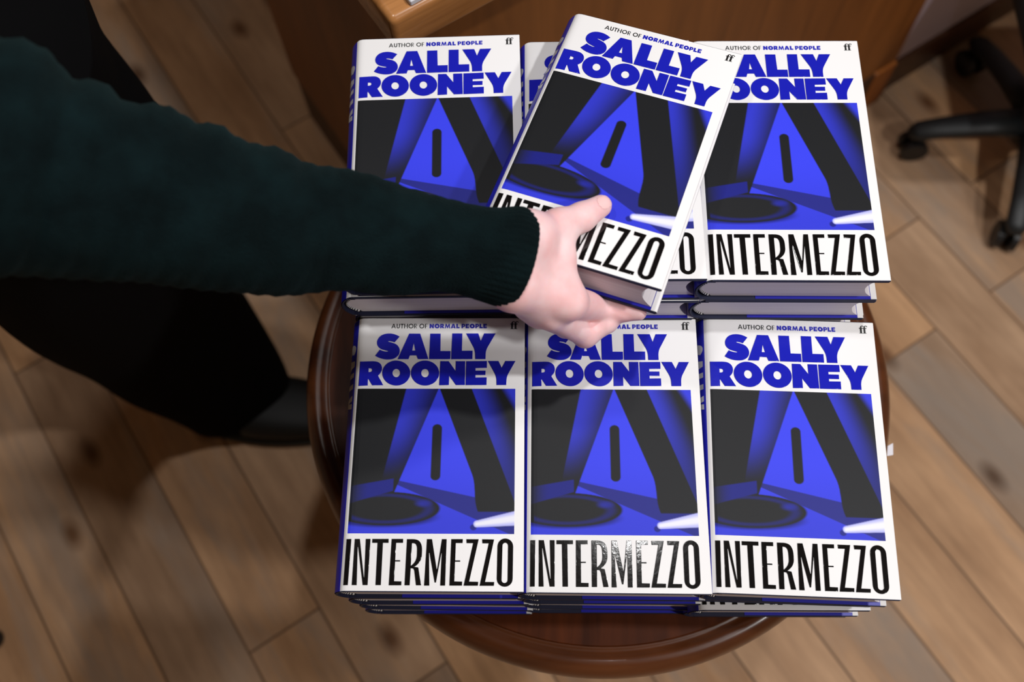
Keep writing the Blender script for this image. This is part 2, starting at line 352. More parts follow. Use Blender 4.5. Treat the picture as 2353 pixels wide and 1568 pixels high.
GL_TOP, GL_BOT = [[[[3629,21504],[3317,21668],[2993,21763],[2672,21781],[2355,21737],[2044,21591],[1835,21350],[1726,21049],[1759,20749],[1884,20535],[2117,20348],[2521,20228],[2730,20177],[2756,20143],[2718,20109],[2528,20101],[2206,20177],[2018,20271],[1662,19727],[1925,19574],[2329,19431],[2727,19388],[3120,19422],[3429,19558],[3653,19812],[3733,20109],[3686,20407],[3529,20664],[3323,20818],[2998,20938],[2732,21006],[2649,21058],[2750,21100],[2991,21066],[3234,20980]],[[3609,19431],[4470,21763],[5403,21762],[6200,19432],[5331,19432],[5198,19770],[4605,19770],[4502,19431]],[[4782,20195],[5076,20195],[4890,20963]],[[6294,19432],[6281,21762],[7157,21762],[7199,20152],[8069,20152],[8077,19432]],[[8171,19432],[8177,21779],[9029,21778],[9033,20178],[9950,20178],[9952,19433]],[[9371,21778],[10405,21778],[10643,21048],[10922,21778],[11877,21778],[11070,20238],[11070,19433],[10220,19433],[10186,20238]],[[406,19202],[1551,19219],[1830,19185],[2049,19076],[2210,18899],[2296,18630],[2280,18378],[2183,18144],[1984,17918],[2481,17071],[1566,17062],[1217,17626],[1156,17601],[1168,17045],[410,17019]],[[1156,18588],[1353,18588],[1459,18529],[1489,18428],[1465,18311],[1375,18244],[1163,18227]],[[7256,19221],[7942,19221],[8584,18299],[8572,19222],[9343,19222],[9376,17094],[8635,17093],[8022,17964],[8027,17093],[7232,17075]],[[9461,19222],[11191,19239],[11194,18635],[10238,18609],[10236,18366],[11090,18367],[11081,17991],[10244,17991],[10242,17741],[11195,17759],[11191,17096],[9454,17086]],[[11309,19240],[12174,19240],[12473,18594],[12779,19240],[13604,19240],[12873,17843],[12857,17097],[12063,17097],[12037,17842]],[[4721,18154],[4712,17960],[4668,17772],[4590,17596],[4480,17436],[4342,17299],[4180,17188],[3999,17106],[3804,17056],[3601,17039],[3397,17056],[3196,17105],[3006,17187],[2833,17298],[2680,17435],[2553,17594],[2457,17770],[2393,17958],[2363,18153],[2370,18347],[2412,18536],[2489,18714],[2598,18875],[2736,19014],[2899,19127],[3082,19211],[3278,19262],[3483,19279],[3690,19262],[3892,19211],[4083,19128],[4257,19015],[4410,18876],[4536,18715],[4631,18538],[4694,18349]],[[3880,18154],[3879,18087],[3867,18022],[3845,17961],[3814,17907],[3775,17859],[3729,17821],[3677,17793],[3621,17775],[3563,17769],[3504,17775],[3446,17793],[3391,17821],[3341,17859],[3297,17906],[3260,17961],[3232,18022],[3213,18086],[3205,18153],[3206,18220],[3218,18285],[3239,18346],[3270,18401],[3309,18448],[3356,18487],[3408,18515],[3464,18533],[3522,18538],[3581,18533],[3639,18515],[3694,18487],[3744,18448],[3789,18401],[3825,18346],[3853,18285],[3872,18220]],[[7169,18156],[7158,17962],[7112,17774],[7031,17597],[6919,17439],[6779,17301],[6614,17190],[6431,17108],[6235,17058],[6031,17041],[5825,17058],[5625,17108],[5435,17189],[5261,17300],[5109,17437],[4984,17596],[4889,17772],[4826,17960],[4799,18154],[4808,18349],[4853,18538],[4932,18715],[5044,18876],[5184,19015],[5349,19128],[5533,19211],[5731,19263],[5938,19280],[6145,19263],[6348,19212],[6539,19129],[6713,19016],[6865,18877],[6990,18716],[7084,18539],[7144,18350]],[[6322,18147],[6320,18080],[6307,18015],[6285,17955],[6253,17900],[6214,17853],[6167,17814],[6115,17786],[6059,17769],[6001,17763],[5942,17769],[5885,17786],[5830,17814],[5780,17852],[5737,17900],[5701,17954],[5673,18015],[5655,18080],[5647,18146],[5650,18213],[5662,18278],[5684,18339],[5716,18394],[5755,18441],[5802,18480],[5854,18508],[5910,18525],[5969,18531],[6028,18526],[6085,18508],[6140,18480],[6190,18441],[6233,18394],[6269,18339],[6297,18278],[6314,18213]]],[[[324,4080],[689,4081],[660,504],[317,502]],[[990,4083],[1372,4084],[1876,1082],[1932,1082],[1867,4087],[2216,4088],[2208,512],[1849,510],[1298,3479],[1234,3479],[1355,507],[995,505]],[[2394,4089],[3668,4095],[3667,3812],[3222,3810],[3245,518],[2854,515],[2817,3808],[2395,3806]],[[3927,4096],[4819,4100],[4817,3817],[4274,3815],[4267,2422],[4661,2424],[4665,2352],[4271,2350],[4266,797],[4849,784],[4847,511],[3891,505]],[[5144,4085],[5694,4087],[5915,4048],[6105,3952],[6234,3783],[6325,3543],[6355,3222],[6351,2742],[6304,2527],[6202,2304],[6026,2105],[5794,1922],[6117,1868],[6391,519],[6017,517],[5829,1669],[5735,1811],[5518,1826],[5500,514],[5126,512]],[[5530,3796],[5732,3789],[5848,3725],[5936,3581],[5979,3340],[5986,2820],[5963,2605],[5893,2382],[5743,2159],[5550,2000],[5517,2000]],[[6731,4092],[7111,4094],[7563,1757],[7627,1757],[7920,4097],[8268,4099],[8269,506],[7912,504],[7942,3029],[7893,3045],[7545,736],[7465,736],[6975,3041],[6911,3024],[7037,499],[6655,497]],[[8664,4101],[9553,4105],[9545,3823],[9004,3820],[8998,2429],[9391,2431],[9393,2360],[8992,2358],[8975,806],[9596,794],[9588,513],[8627,508]],[[9861,4098],[10806,4102],[10129,797],[10845,785],[10827,512],[9739,506],[10409,3818],[9884,3816]],[[11113,4103],[12025,4091],[11377,780],[12092,776],[12073,511],[10986,505],[11643,3808],[11135,3806]],[[12331,3570],[12365,3776],[12468,3958],[12628,4094],[12826,4166],[13038,4167],[13237,4096],[13401,3962],[13508,3781],[13546,3576],[13527,1018],[13492,820],[13389,646],[13228,516],[13031,447],[12821,446],[12622,513],[12459,641],[12351,814],[12311,1012]],[[12701,3612],[12714,3697],[12754,3772],[12815,3828],[12891,3858],[12972,3858],[13049,3829],[13111,3774],[13153,3699],[13168,3614],[13155,938],[13141,858],[13099,787],[13034,734],[12954,706],[12868,706],[12788,733],[12722,785],[12678,855],[12662,935]]]]
def place(contours, x0, y0, x1, y1):
    # fit contours into a box
    a = np.concatenate([np.array(c, float) for c in contours]); lo, hi = a.min(0), a.max(0)
    return [((np.array(c, float) - lo) / (hi - lo) * [x1 - x0, y1 - y0] + [x0, y0]).tolist() for c in contours]
# heavy capitals shared by author name and tagline (outer contour, then holes)
ix = {'S': [0], 'A': [1, 2], 'L': [3], 'Y': [5], 'R': [6, 7], 'N': [8], 'E': [9], 'O': [11, 12]}
HEAVY = {k: [GL_TOP[i] for i in v] for k, v in ix.items()}
HEAVY['M'] = [[(0, 0), (24, 0), (30, 52), (52, 0), (66, 0), (88, 52), (94, 0), (118, 0), (104, 100), (80, 100), (59, 48), (38, 100), (14, 100)]]
HEAVY['P'] = [[(0, 0), (34, 0), (34, 30), (52, 30), (68, 35), (79, 45), (83, 64), (79, 83), (68, 95), (52, 100), (0, 100)], [(34, 52), (45, 52), (52, 57), (53, 65), (50, 73), (44, 76), (34, 76)]]
def arcpts(cx, cy, rx, ry, a0, a1, n=14): return [(cx + rx * math.cos(math.radians(a0 + (a1 - a0) * k / n)), cy + ry * math.sin(math.radians(a0 + (a1 - a0) * k / n))) for k in range(n + 1)]
s_ = 19.0   # stroke of the light capitals on a 100 high grid
LIGHT = {
 'A': (96, [[(0, 0), (19, 0), (28, 23), (68, 23), (77, 0), (96, 0), (57, 100), (39, 100)], [(34, 39), (62, 39), (48, 79)]]),
 'U': (70, [[(0, 100), (0, 34)] + arcpts(35, 34, 35, 35, 180, 360) + [(70, 100), (70 - s_, 100), (70 - s_, 34)] + arcpts(35, 34, 35 - s_, 35 - s_, 360, 180) + [(s_, 100)]]),
 'T': (62, [[(0, 100), (62, 100), (62, 100 - s_), (31 + s_ / 2, 100 - s_), (31 + s_ / 2, 0), (31 - s_ / 2, 0), (31 - s_ / 2, 100 - s_), (0, 100 - s_)]]),
 'H': (78, [[(0, 0), (s_, 0), (s_, 46), (78 - s_, 46), (78 - s_, 0), (78, 0), (78, 100), (78 - s_, 100), (78 - s_, 57), (s_, 57), (s_, 100), (0, 100)]]),
 'O': (104, [arcpts(52, 50, 52, 52, 0, 350, 35), arcpts(52, 50, 52 - s_, 52 - s_, 0, 350, 35)]),
 'R': (62, [[(0, 0), (s_, 0), (s_, 42), (22, 42), (48, 0), (62, 0), (35, 43)] + arcpts(32, 71.5, 27, 28.5, -70, 90, 12) + [(0, 100)], [(s_, 53)] + arcpts(30, 71, 18, 18, -90, 90, 10) + [(s_, 89)]]),
 'F': (52, [[(0, 0), (s_, 0), (s_, 44), (46, 44), (46, 55), (s_, 55), (s_, 89), (52, 89), (52, 100), (0, 100)]]),
}
def line_light(text, x0, x1, y0, hgt, gap=13, space=34):
    cs = []; x = 0
    for ch in text:
        if ch == ' ': x += space; continue
        wd, c = LIGHT[ch]; cs += [[(px + x, py) for px, py in k] for k in c]; x += wd + gap
    s = (x1 - x0) / (x - gap)
    return [[(x0 + px * s, y0 + py * hgt / 100) for px, py in k] for k in cs]
def line_heavy(text, x0, x1, y0, hgt, gap=9, space=32):
    wd = {'N': 100, 'O': 116, 'R': 96, 'M': 122, 'A': 112, 'L': 76, 'P': 82, 'E': 80, 'S': 90, 'Y': 100}
    cs = []; x = 0
    for ch in text:
        if ch == ' ': x += space; continue
        ov = 2 if ch in 'OS' else 0
        cs += place(HEAVY[ch], x, -ov, x + wd[ch], 100 + ov); x += wd[ch] + gap
    s = (x1 - x0) / (x - gap)
    return [[(x0 + px * s, y0 + py * hgt / 100) for px, py in k] for k in cs]
def letter_f(x, s, y0):
    # one serifed f on a 100 high grid, returned as closed outline pieces
    stem = [(14, 6), (14, 60), (4, 60), (4, 69), (14, 69)] + arcpts(42, 74, 24, 26, 180, 62, 10) + [(60, 90), (58, 82), (50, 82), (48, 88), (44, 93), (38, 90), (34, 80), (36, 69), (50, 69), (50, 60), (36, 60), (36, 6), (46, 5), (46, 0), (5, 0), (5, 5)]
    return [(x + px * s, y0 + py * s * 1.0) for px, py in stem]

def art(u, t):
    # plain two-colour pattern: slanted dark bands over blue (u right, t down, linear colour)
    B = np.array((0.040, 0.055, 0.86)); K = np.array((0.010, 0.011, 0.013)); P = np.array((0.50, 0.52, 0.97))
    def mix(a, b, f): f = f[..., None]; return a * (1 - f) + b * f
    aa = 0.006
    step = lambda d: np.clip(d / aa + 0.5, 0, 1)
    sm = lambda a, b, x: (lambda q: q * q * (3 - 2 * q))(np.clip((x - a) / (b - a), 0, 1))
    c = np.ones(u.shape + (3,)) * B * (0.80 + 0.22 * sm(1.0, 0.45, t))[..., None]
    # slanted mid-blue band across the ground
    band = step(t - (0.635 + 0.13 * (u - 0.24) / 0.55)) * step((0.655 + 0.26 * (u - 0.24) / 0.55) - t)
    c = mix(c, B * 0.27 + 0.006, band * step(u - 0.24))
    # left dark field with a soft blue edge
    le = 0.515 - 0.34 * t            # right-hand boundary of the left field
    lf = step(le - u) * step(0.80 - t)
    sh0 = 0.31 - 0.19 * t
    glow = step(u - sh0) * (1 - sm(sh0, sh0 + 0.26 - 0.12 * t, u)) * (1 - sm(0.25, 0.66, t)) * 0.85
    c = mix(c, mix(K * np.ones_like(c), B * 0.80, glow), lf)
    # right dark column, slanting
    rl = 0.522 + 0.36 * t - 0.05 * sm(0.6, 0.85, t)
    rf = step(u - rl) * step(0.855 - t)
    g0 = 0.725 + 0.35 * t
    g2 = step(u - g0) * (1 - sm(g0, g0 + 0.17, u)) * (1 - 0.75 * sm(0.0, 0.8, t))
    col = mix(K * np.ones_like(c), B * 0.75, g2 * 0.9)
    col = mix(col, B * 0.85 * np.ones_like(c), sm(0.90, 0.96, u - 0.55 * t))
    c = mix(c, col, rf)
    # dark rounded lens at the lower left
    d = np.sqrt(((u - 0.215) / 0.335) ** 2 + ((t - 0.835) / 0.112) ** 2)
    e = np.sqrt(((u - 0.20) / 0.36) ** 2 + ((t - 0.89) / 0.075) ** 2)
    c = mix(c, B * 0.22 * np.ones_like(c), (1 - sm(0.75, 1.05, e)) * 0.95)
    lens = mix(K * np.ones_like(c), B * 0.55, sm(0.35, 1.0, np.sqrt(((u - 0.44) / 0.10) ** 2 + ((t - 0.80) / 0.05) ** 2)) * 0 + 0.0 * u)
    lens = mix(lens, B * 0.5 * np.ones_like(c), (1 - sm(0.1, 1.0, np.sqrt(((u - 0.45) / 0.07) ** 2 + ((t - 0.80) / 0.035) ** 2))) * 0.8)
    lens = mix(lens, B * 0.30 * np.ones_like(c), (1 - sm(0.0, 0.16, np.abs(d - 0.80))) * step(u - 0.02) * 0.5)
    c = mix(c, lens, step((1 - d) * 0.12))
    wedge = step((0.70 - 0.08 * u / 0.24) - t) * 0
    # blue slab above the lens
    slab = step(t - (0.685 - 0.20 * u)) * step((0.80 - 0.32 * u) - t) * step(0.26 - u)
    c = mix(c, mix(B * 0.25 * np.ones_like(c), K * 1.2 * np.ones_like(c), 1 - sm(-0.02, 0.12, u)), slab)
    # slim upright bar and pale leaning bar
    bx = np.maximum(np.abs(t - 0.45) - 0.165, 0); bar = np.sqrt(((u - 0.515)) ** 2 + bx ** 2) - 0.030
    c = mix(c, K * 0.9 * np.ones_like(c), step(-bar))
    ax, ay, ex, ey = 0.775, 0.935, 1.02, 0.895
    h = np.clip(((u - ax) * (ex - ax) + (t - ay) * (ey - ay)) / ((ex - ax) ** 2 + (ey - ay) ** 2), 0, 1)
    dist = np.sqrt((u - ax - h * (ex - ax)) ** 2 + ((t - ay - h * (ey - ay)) * 0.9) ** 2)
    rad = 0.020 + 0.024 * h
    sh = np.sqrt((u - ax - h * (ex - ax) + 0.02) ** 2 + ((t - ay - h * (ey - ay)) - 0.022) ** 2)
    c = mix(c, B * 0.22 * np.ones_like(c), step(rad - sh) * 0.9)
    pale = mix(P * np.ones_like(c), np.array((0.86, 0.87, 0.99)) * np.ones_like(c), 1 - sm(0.2, 0.9, dist / rad))
    c = mix(c, pale, step(rad - dist))
    return c
def picture_mesh():
    nx, ny = 250, 226
    x0, x1, y0, y1 = 0.0034, 0.1363, 0.0454, 0.1676
    us = np.linspace(0, 1, nx); ts = np.linspace(0, 1, ny)
    U, Tt = np.meshgrid(us, ts); C = art(U, Tt)
    fz = np.array([front_z(x0 + u * (x1 - x0)) for u in us])
    co = np.zeros((ny, nx, 3)); co[..., 0] = x0 + U * (x1 - x0); co[..., 1] = y1 - Tt * (y1 - y0); co[..., 2] = fz[None, :] + 0.00005
    idx = np.arange(nx * ny).reshape(ny, nx)
    q = np.stack([idx[:-1, :-1], idx[1:, :-1], idx[1:, 1:], idx[:-1, 1:]], -1).reshape(-1, 4)
    me = bpy.data.meshes.new('cover_picture'); me.from_pydata(co.reshape(-1, 3).tolist(), [], q.tolist())
    at = me.color_attributes.new('print', 'FLOAT_COLOR', 'POINT')
    rgba = np.ones((nx * ny, 4), np.float32); rgba[:, :3] = C.reshape(-1, 3); at.data.foreach_set('color', rgba.ravel())
    return me
def picture_mat():
    m, N, L, b = mat('printed_picture', rough=0.5, spec=0.2)
    a = N.new('ShaderNodeVertexColor'); a.layer_name = 'print'; L.new(a.outputs[0], b.inputs['Base Color']); return m
bk0, jk0 = make_book('hardback', 'hardbacks')
obj('cover_picture', picture_mesh(), picture_mat(), jk0)
obj('author_lettering', curve_mesh('author_lettering', GL_TOP, 0.00006, 0.00022), M_ink_blue, jk0)
obj('title_lettering', curve_mesh('title_lettering', GL_BOT, 0.00006, 0.00026), M_ink_black, jk0)
obj('tagline', curve_mesh('tagline', line_light('AUTHOR OF', 0.0288, 0.0600, 0.2228, 0.0042), 0.00003, 0.00001, scale=1), M_print, jk0)
obj('tagline', curve_mesh('tagline', line_heavy('NORMAL PEOPLE', 0.0618, 0.1113, 0.2228, 0.0042), 0.00003, 0.00001, scale=1), M_printblue, jk0)
obj('publisher_mark', curve_mesh('publisher_mark', [letter_f(0.1312, 0.0000735, 0.2221)], 0.00003, 0.00001, scale=1), M_print, jk0)
obj('publisher_mark', curve_mesh('publisher_mark', [letter_f(0.1342, 0.0000735, 0.2221)], 0.00003, 0.00001, scale=1), M_print, jk0)
def spine_letters():
    cs = line_heavy('SALLY', 0, 0.060, 0, 0.020)
    me = curve_mesh('spine_lettering', cs, 0, 0, zfun=lambda x: 0, scale=1)
    bm = bmesh.new(); bm.from_mesh(me)
    bmesh.ops.triangulate(bm, faces=list(bm.faces))
    bmesh.ops.subdivide_edges(bm, edges=list(bm.edges), cuts=3, use_grid_fill=True)
    for v in bm.verts:
        a, b = v.co.x, v.co.y; z = 0.0142 + b
        v.co = (spine_x(z) - 0.00022, H - 0.022 - a, z)
    bm.to_mesh(me); bm.free(); return me
obj('spine_lettering', spine_letters(), M_silver, jk0)
ALL = ('cover_picture', 'author_lettering', 'title_lettering', 'tagline', 'publisher_mark', 'spine_lettering')
PLAIN = ('cover_picture', 'author_lettering', 'tagline', 'publisher_mark')
G_ = {'fl': 'hardbacks piled at the front left', 'fm': 'hardbacks piled at the front middle', 'fr': 'hardbacks piled at the front right', 'bl': 'hardbacks piled at the back left', 'bm': 'hardbacks piled at the back middle', 'br': 'hardbacks piled at the back right'}
DEG = PI / 180
R_ = lambda: random.uniform(-0.6, 0.6) * DEG
ST = 0.039
stacks = {
 'fl': [(-0.1531, 0.1131, 0.11 * DEG), (-0.1487, 0.1132, 0.3 * DEG), (-0.1462, 0.1143, -0.2 * DEG), (-0.1472, 0.1150, 0.3 * DEG)],
 'fm': [(-0.0073, 0.1131, -0.13 * DEG), (-0.0042, 0.1148, 0.2 * DEG), (-0.0036, 0.1160, -0.2 * DEG), (-0.0030, 0.1172, 0.1 * DEG)],
 'fr': [(0.1371, 0.1140, -1.79 * DEG), (0.1380, 0.1183, -1.5 * DEG), (0.1380, 0.1108, 0.25 * DEG), (0.1395, 0.1150, 0.2 * DEG)],
 'bl': [(-0.1515, 0.3480, 1.83 * DEG), (-0.1585, 0.3470, 0.9 * DEG), (-0.1530, 0.3510, 0.3 * DEG), (-0.1525, 0.3520, 0.2 * DEG), (-0.1535, 0.3520, 0.1 * DEG), (-0.1525, 0.3525, 0.2 * DEG)],
 'bm': [(-0.0088, 0.3442, 0.39 * DEG), (-0.0092, 0.3432, 0.3 * DEG), (-0.0065, 0.3500, 0.2 * DEG), (-0.0060, 0.3515, 0.0 * DEG), (-0.0060, 0.3515, 0.1 * DEG), (-0.0055, 0.3520, 0.1 * DEG)],
 'br': [(0.1347, 0.3443, -0.27 * DEG), (0.1355, 0.3446, -0.2 * DEG), (0.1372, 0.3500, -0.6 * DEG), (0.1385, 0.3520, -0.2 * DEG), (0.1390, 0.3525, 0.0), (0.1390, 0.3525, 0.0)],
}
TOPL = {
 'fl': 'top hardback of the front left pile, nearest the sleeve, arm shadow across its author name',
 'fm': 'top hardback of the front middle pile, directly below the gripping hand',
 'fr': 'top hardback of the front right pile, turned slightly clockwise by the table edge',
 'bl': 'top hardback of the back left pile, its lower half covered by the green sleeve',
 'bm': 'top hardback of the back middle pile, mostly covered by the tilted book held over it',
 'br': 'top hardback of the back right pile, beside the tilted book and nearest the office chair',
}
ORD = ['top', 'second', 'third', 'fourth', 'fifth', 'lowest']
WHERE = {'fl': 'front left', 'fm': 'front middle', 'fr': 'front right', 'bl': 'back left', 'bm': 'back middle', 'br': 'back right'}
first = True
for key, lst in stacks.items():
    ztop = ZF + (0.078 if key[0] == 'b' else 0)
    for i, (x, y, a) in enumerate(lst):
        loc = (x, y, ztop - T - i * ST)
        last = i == len(lst) - 1
        if i == 0: lab = TOPL[key]
        elif key == 'fr' and i == 2: lab = 'third hardback down in the front right pile, sticking out so its title shows'
        elif last: lab = 'lowest hardback of the ' + WHERE[key] + ' pile, resting on the round table'
        else: lab = ORD[i] + ' hardback down in the ' + WHERE[key] + ' pile on the round table'
        if first:
            bk0.location = loc; bk0.rotation_euler = (0, 0, a); bk0['label'] = lab; bk0['group'] = G_[key]; first = False
        else:
            sk = () if i == 0 else (PLAIN if key == 'fr' and i == 2 else PLAIN + ('title_lettering',))
            dup(bk0, loc, a, lab, G_[key], sk)
# the book held in the hand
MG = Matrix(((0.94266321, 0.33365959, -0.00757303), (-0.33248531, 0.94083199, 0.06548805), (0.02897566, -0.05921525, 0.99782462)))
held = dup(bk0, (0, 0, 0), 0, 'tilted hardback gripped by the hand above the back row of piles', 'hardback in the hand')
del held['group']
og = Vector((-0.04494813, 0.35663387, 0.13122871 + ZF)) - MG @ Vector((0, 0, T))
held.matrix_world = Matrix.Translation(og) @ MG.to_4x4()

# ------------------------------------------------------------- person: hand, sleeve, trousers, shoe
def surface_nets(F, org, h):
    nx, ny, nz = F.shape; ins = F < 0
    acc = np.zeros((nx - 1, ny - 1, nz - 1, 3)); cnt = np.zeros((nx - 1, ny - 1, nz - 1))
    cor = [(i, j, k) for i in (0, 1) for j in (0, 1) for k in (0, 1)]
    sl = lambda c: tuple(slice(d, n - 1 + d) for d, n in zip(c, (nx, ny, nz)))
    for a in cor:
        for ax in range(3):
            if a[ax]: continue
            b = list(a); b[ax] = 1
            fa, fb = F[sl(a)], F[sl(tuple(b))]; m = (fa < 0) != (fb < 0)
            t = np.where(m, fa / np.where(fa == fb, 1, fa - fb), 0)
            for d in range(3): acc[..., d] += m * (a[d] + (t if d == ax else 0))
            cnt += m
    act = cnt > 0; idx = -np.ones(act.shape, int); idx[act] = np.arange(act.sum())
    ijk = np.argwhere(act); V = (ijk + acc[act] / cnt[act][:, None]) * h + org
    faces = []
    for ax in range(3):
        u, v = [(1, 2), (2, 0), (0, 1)][ax]
        s0 = [slice(1, -1)] * 3; s1 = [slice(1, -1)] * 3; s0[ax] = slice(0, -1); s1[ax] = slice(1, None)
        A, B_ = ins[tuple(s0)], ins[tuple(s1)]
        for cond, flip in ((A & ~B_, False), (~A & B_, True)):
            e = np.argwhere(cond); e[:, u] += 1; e[:, v] += 1
            du = np.zeros(3, int); du[u] = 1; dv = np.zeros(3, int); dv[v] = 1
            g = lambda o_: idx[tuple((e - o_).T)]
            q = np.stack([g(du + dv), g(dv), g(0 * du), g(du)], 1)
            faces.append(q[:, ::-1] if flip else q)
    return V, np.concatenate(faces)
def cone_sdf(P, a, b, ra, rb):
    a = np.array(a, float); b = np.array(b, float); ba = b - a
    t = np.clip(((P - a) @ ba) / (ba @ ba), 0, 1)
    return np.linalg.norm(P - a - t[..., None] * ba, axis=-1) - (ra + (rb - ra) * t)
def smin(a, b, k):
    h = np.clip(0.5 + 0.5 * (b - a) / k, 0, 1)
    return b * (1 - h) + a * h - k * h * (1 - h)
HJ = {'w_top': [-0.0073, 0.3346, 1.0428], 'w_bot': [-0.0158, 0.3045, 1.029], 'th1': [0.0169, 0.3528, 1.0255], 'th2': [0.0338, 0.3646, 1.0191], 'th3': [0.048, 0.3759, 1.0155], 'imcp': [0.0227, 0.3035, 1.0039], 'ipip': [0.0487, 0.3179, 0.9595], 'idip': [0.0669, 0.3141, 0.9615], 'itip': [0.0789, 0.3117, 0.9645], 'mmcp': [0.0117, 0.2975, 0.9941], 'mpip': [0.0384, 0.2992, 0.95], 'mdip': [0.0552, 0.3078, 0.954], 'mtip': [0.0627, 0.313, 0.959], 'rmcp': [0.0021, 0.3008, 0.9881], 'rpip': [0.0237, 0.3118, 0.936], 'rdip': [0.0393, 0.3174, 0.938], 'rtip': [0.0466, 0.3207, 0.95], 'pmcp': [-0.0069, 0.3066, 0.9886], 'ppip': [0.0082, 0.3217, 0.934], 'pdip': [0.0204, 0.3248, 0.934], 'ptip': [0.027, 0.3251, 0.946], 'arm_t': [-0.031, 0.331, 1.0463], 'arm_b': [-0.0371, 0.3121, 1.0392], 'web': [0.0184, 0.3315, 1.0214]}
def build_hand(h=0.0011):
    J = {k: np.array(v) for k, v in HJ.items()}
    lo = np.array((-0.062, 0.262, 0.900)); hi = np.array((0.110, 0.405, 1.090))
    g = [np.arange(a, b, h) for a, b in zip(lo, hi)]
    P = np.stack(np.meshgrid(*g, indexing='ij'), -1).astype(np.float32)
    # palm and wrist
    d = cone_sdf(P, J['arm_t'], J['w_top'], 0.0165, 0.0160)
    for a, b, ra, rb, k in (('arm_b', 'w_bot', 0.0165, 0.0160, 0.012), ('w_top', 'w_bot', 0.0150, 0.0150, 0.012), ('arm_t', 'arm_b', 0.0160, 0.0160, 0.012), ('arm_t', 'w_bot', 0.0150, 0.0150, 0.012), ('arm_b', 'w_top', 0.0150, 0.0150, 0.012), ('w_top', 'th1', 0.0142, 0.0118, 0.012),
                            ('w_top', 'imcp', 0.0140, 0.0132, 0.012), ('w_bot', 'mmcp', 0.0145, 0.0118, 0.010), ('w_bot', 'imcp', 0.0135, 0.0128, 0.010),
                            ('w_bot', 'rmcp', 0.0130, 0.0110, 0.010), ('w_bot', 'pmcp', 0.0125, 0.0100, 0.010), ('web', 'imcp', 0.0085, 0.0105, 0.010), ('th1', 'web', 0.0095, 0.0085, 0.010)):
        d = smin(d, cone_sdf(P, J[a], J[b], ra, rb), k * (0.65 if b.endswith('mcp') and a != 'web' else 1))
    # thumb
    th = smin(cone_sdf(P, J['th1'], J['th2'], 0.0122, 0.0106), cone_sdf(P, J['th2'], J['th3'], 0.0108, 0.0085), 0.004)
    d = smin(d, th, 0.007)
    fing = None
    for f, r in (('i', (0.0128, 0.0108, 0.0080, 0.0062)), ('m', (0.0112, 0.0098, 0.0080, 0.0068)), ('r', (0.0104, 0.0086, 0.0072, 0.0062)), ('p', (0.0094, 0.0076, 0.0064, 0.0056))):
        q = [J[f + s] for s in ('mcp', 'pip', 'dip', 'tip')]
        e = cone_sdf(P, q[0], q[1], r[0], r[1] * 0.97)
        e = smin(e, cone_sdf(P, q[1], q[2], r[1], r[2] * 0.98), 0.004)
        e = smin(e, cone_sdf(P, q[2], q[3], r[2], r[3]), 0.003)
        fing = e if fing is None else smin(fing, e, 0.0022)
    d = smin(d, fing, 0.004)
    # keep the flesh outside the held book
    Q = (P - np.array(og, dtype=np.float32)) @ np.array(MG, dtype=np.float32)
    blo = np.array((-0.0070, 0.0, 0.0)) - 0.0007; bhi = np.array((W, H, T + 0.0004)) + 0.0007
    ce, hf = (blo + bhi) / 2, (bhi - blo) / 2
    e = np.abs(Q - ce) - hf
    box = np.linalg.norm(np.maximum(e, 0), axis=-1) + np.minimum(e.max(-1), 0)
    d = np.maximum(d, 0.0003 - box)
    V, Fq = surface_nets(d, lo, h)
    me = bpy.data.meshes.new('hand'); me.from_pydata(V.tolist(), [], Fq.tolist()); me.update()
    bm = bmesh.new(); bm.from_mesh(me)
    for _ in range(4): bmesh.ops.smooth_vert(bm, verts=list(bm.verts), factor=0.5, use_axis_x=True, use_axis_y=True, use_axis_z=True)
    bmesh.ops.recalc_face_normals(bm, faces=list(bm.faces)); bm.to_mesh(me); bm.free()
    return me
def skin_mat():
    m, N, L, b = mat('skin', lin(232, 176, 170), 0.45, spec=0.35)
    tc = N.new('ShaderNodeTexCoord')
    n = N.new('ShaderNodeTexNoise'); n.inputs['Scale'].default_value = 45; n.inputs['Detail'].default_value = 3; L.new(tc.outputs['Object'], n.inputs['Vector'])
    cr = N.new('ShaderNodeValToRGB'); L.new(n.outputs[0], cr.inputs[0])
    cr.color_ramp.elements[0].position = 0.35; cr.color_ramp.elements[0].color = lin(244, 194, 195); cr.color_ramp.elements[1].position = 0.68; cr.color_ramp.elements[1].color = lin(251, 217, 219)
    L.new(cr.outputs[0], b.inputs['Base Color'])
    b.inputs['Subsurface Weight'].default_value = 0.25; b.inputs['Subsurface Radius'].default_value = (0.006, 0.0022, 0.0012); b.inputs['Subsurface Scale'].default_value = 1.0
    n2 = N.new('ShaderNodeTexNoise'); n2.inputs['Scale'].default_value = 600; n2.inputs['Detail'].default_value = 2; L.new(tc.outputs['Object'], n2.inputs['Vector'])
    bp = N.new('ShaderNodeBump'); bp.inputs['Strength'].default_value = 0.12; bp.inputs['Distance'].default_value = 0.0006; L.new(n2.outputs[0], bp.inputs['Height']); L.new(bp.outputs[0], b.inputs['Normal'])
    return m
M_skin = skin_mat()
M_nail = mat('nail', lin(246, 202, 202), 0.3, spec=0.45)[0]
person = thing('person', 'person in a dark green knit sweater and black trousers reaching over the books, holding one', 'person', (-0.5, 0.54, 0))
person_inv = Matrix.Translation((0.5, -0.54, 0))
def part(name, bm, m, parent=person, smooth=True):
    o = obj(name, bm, m, parent, smooth)
    if parent is person: o.matrix_parent_inverse = person_inv
    return o
hand_me = build_hand()
hand = part('hand', hand_me, M_skin)
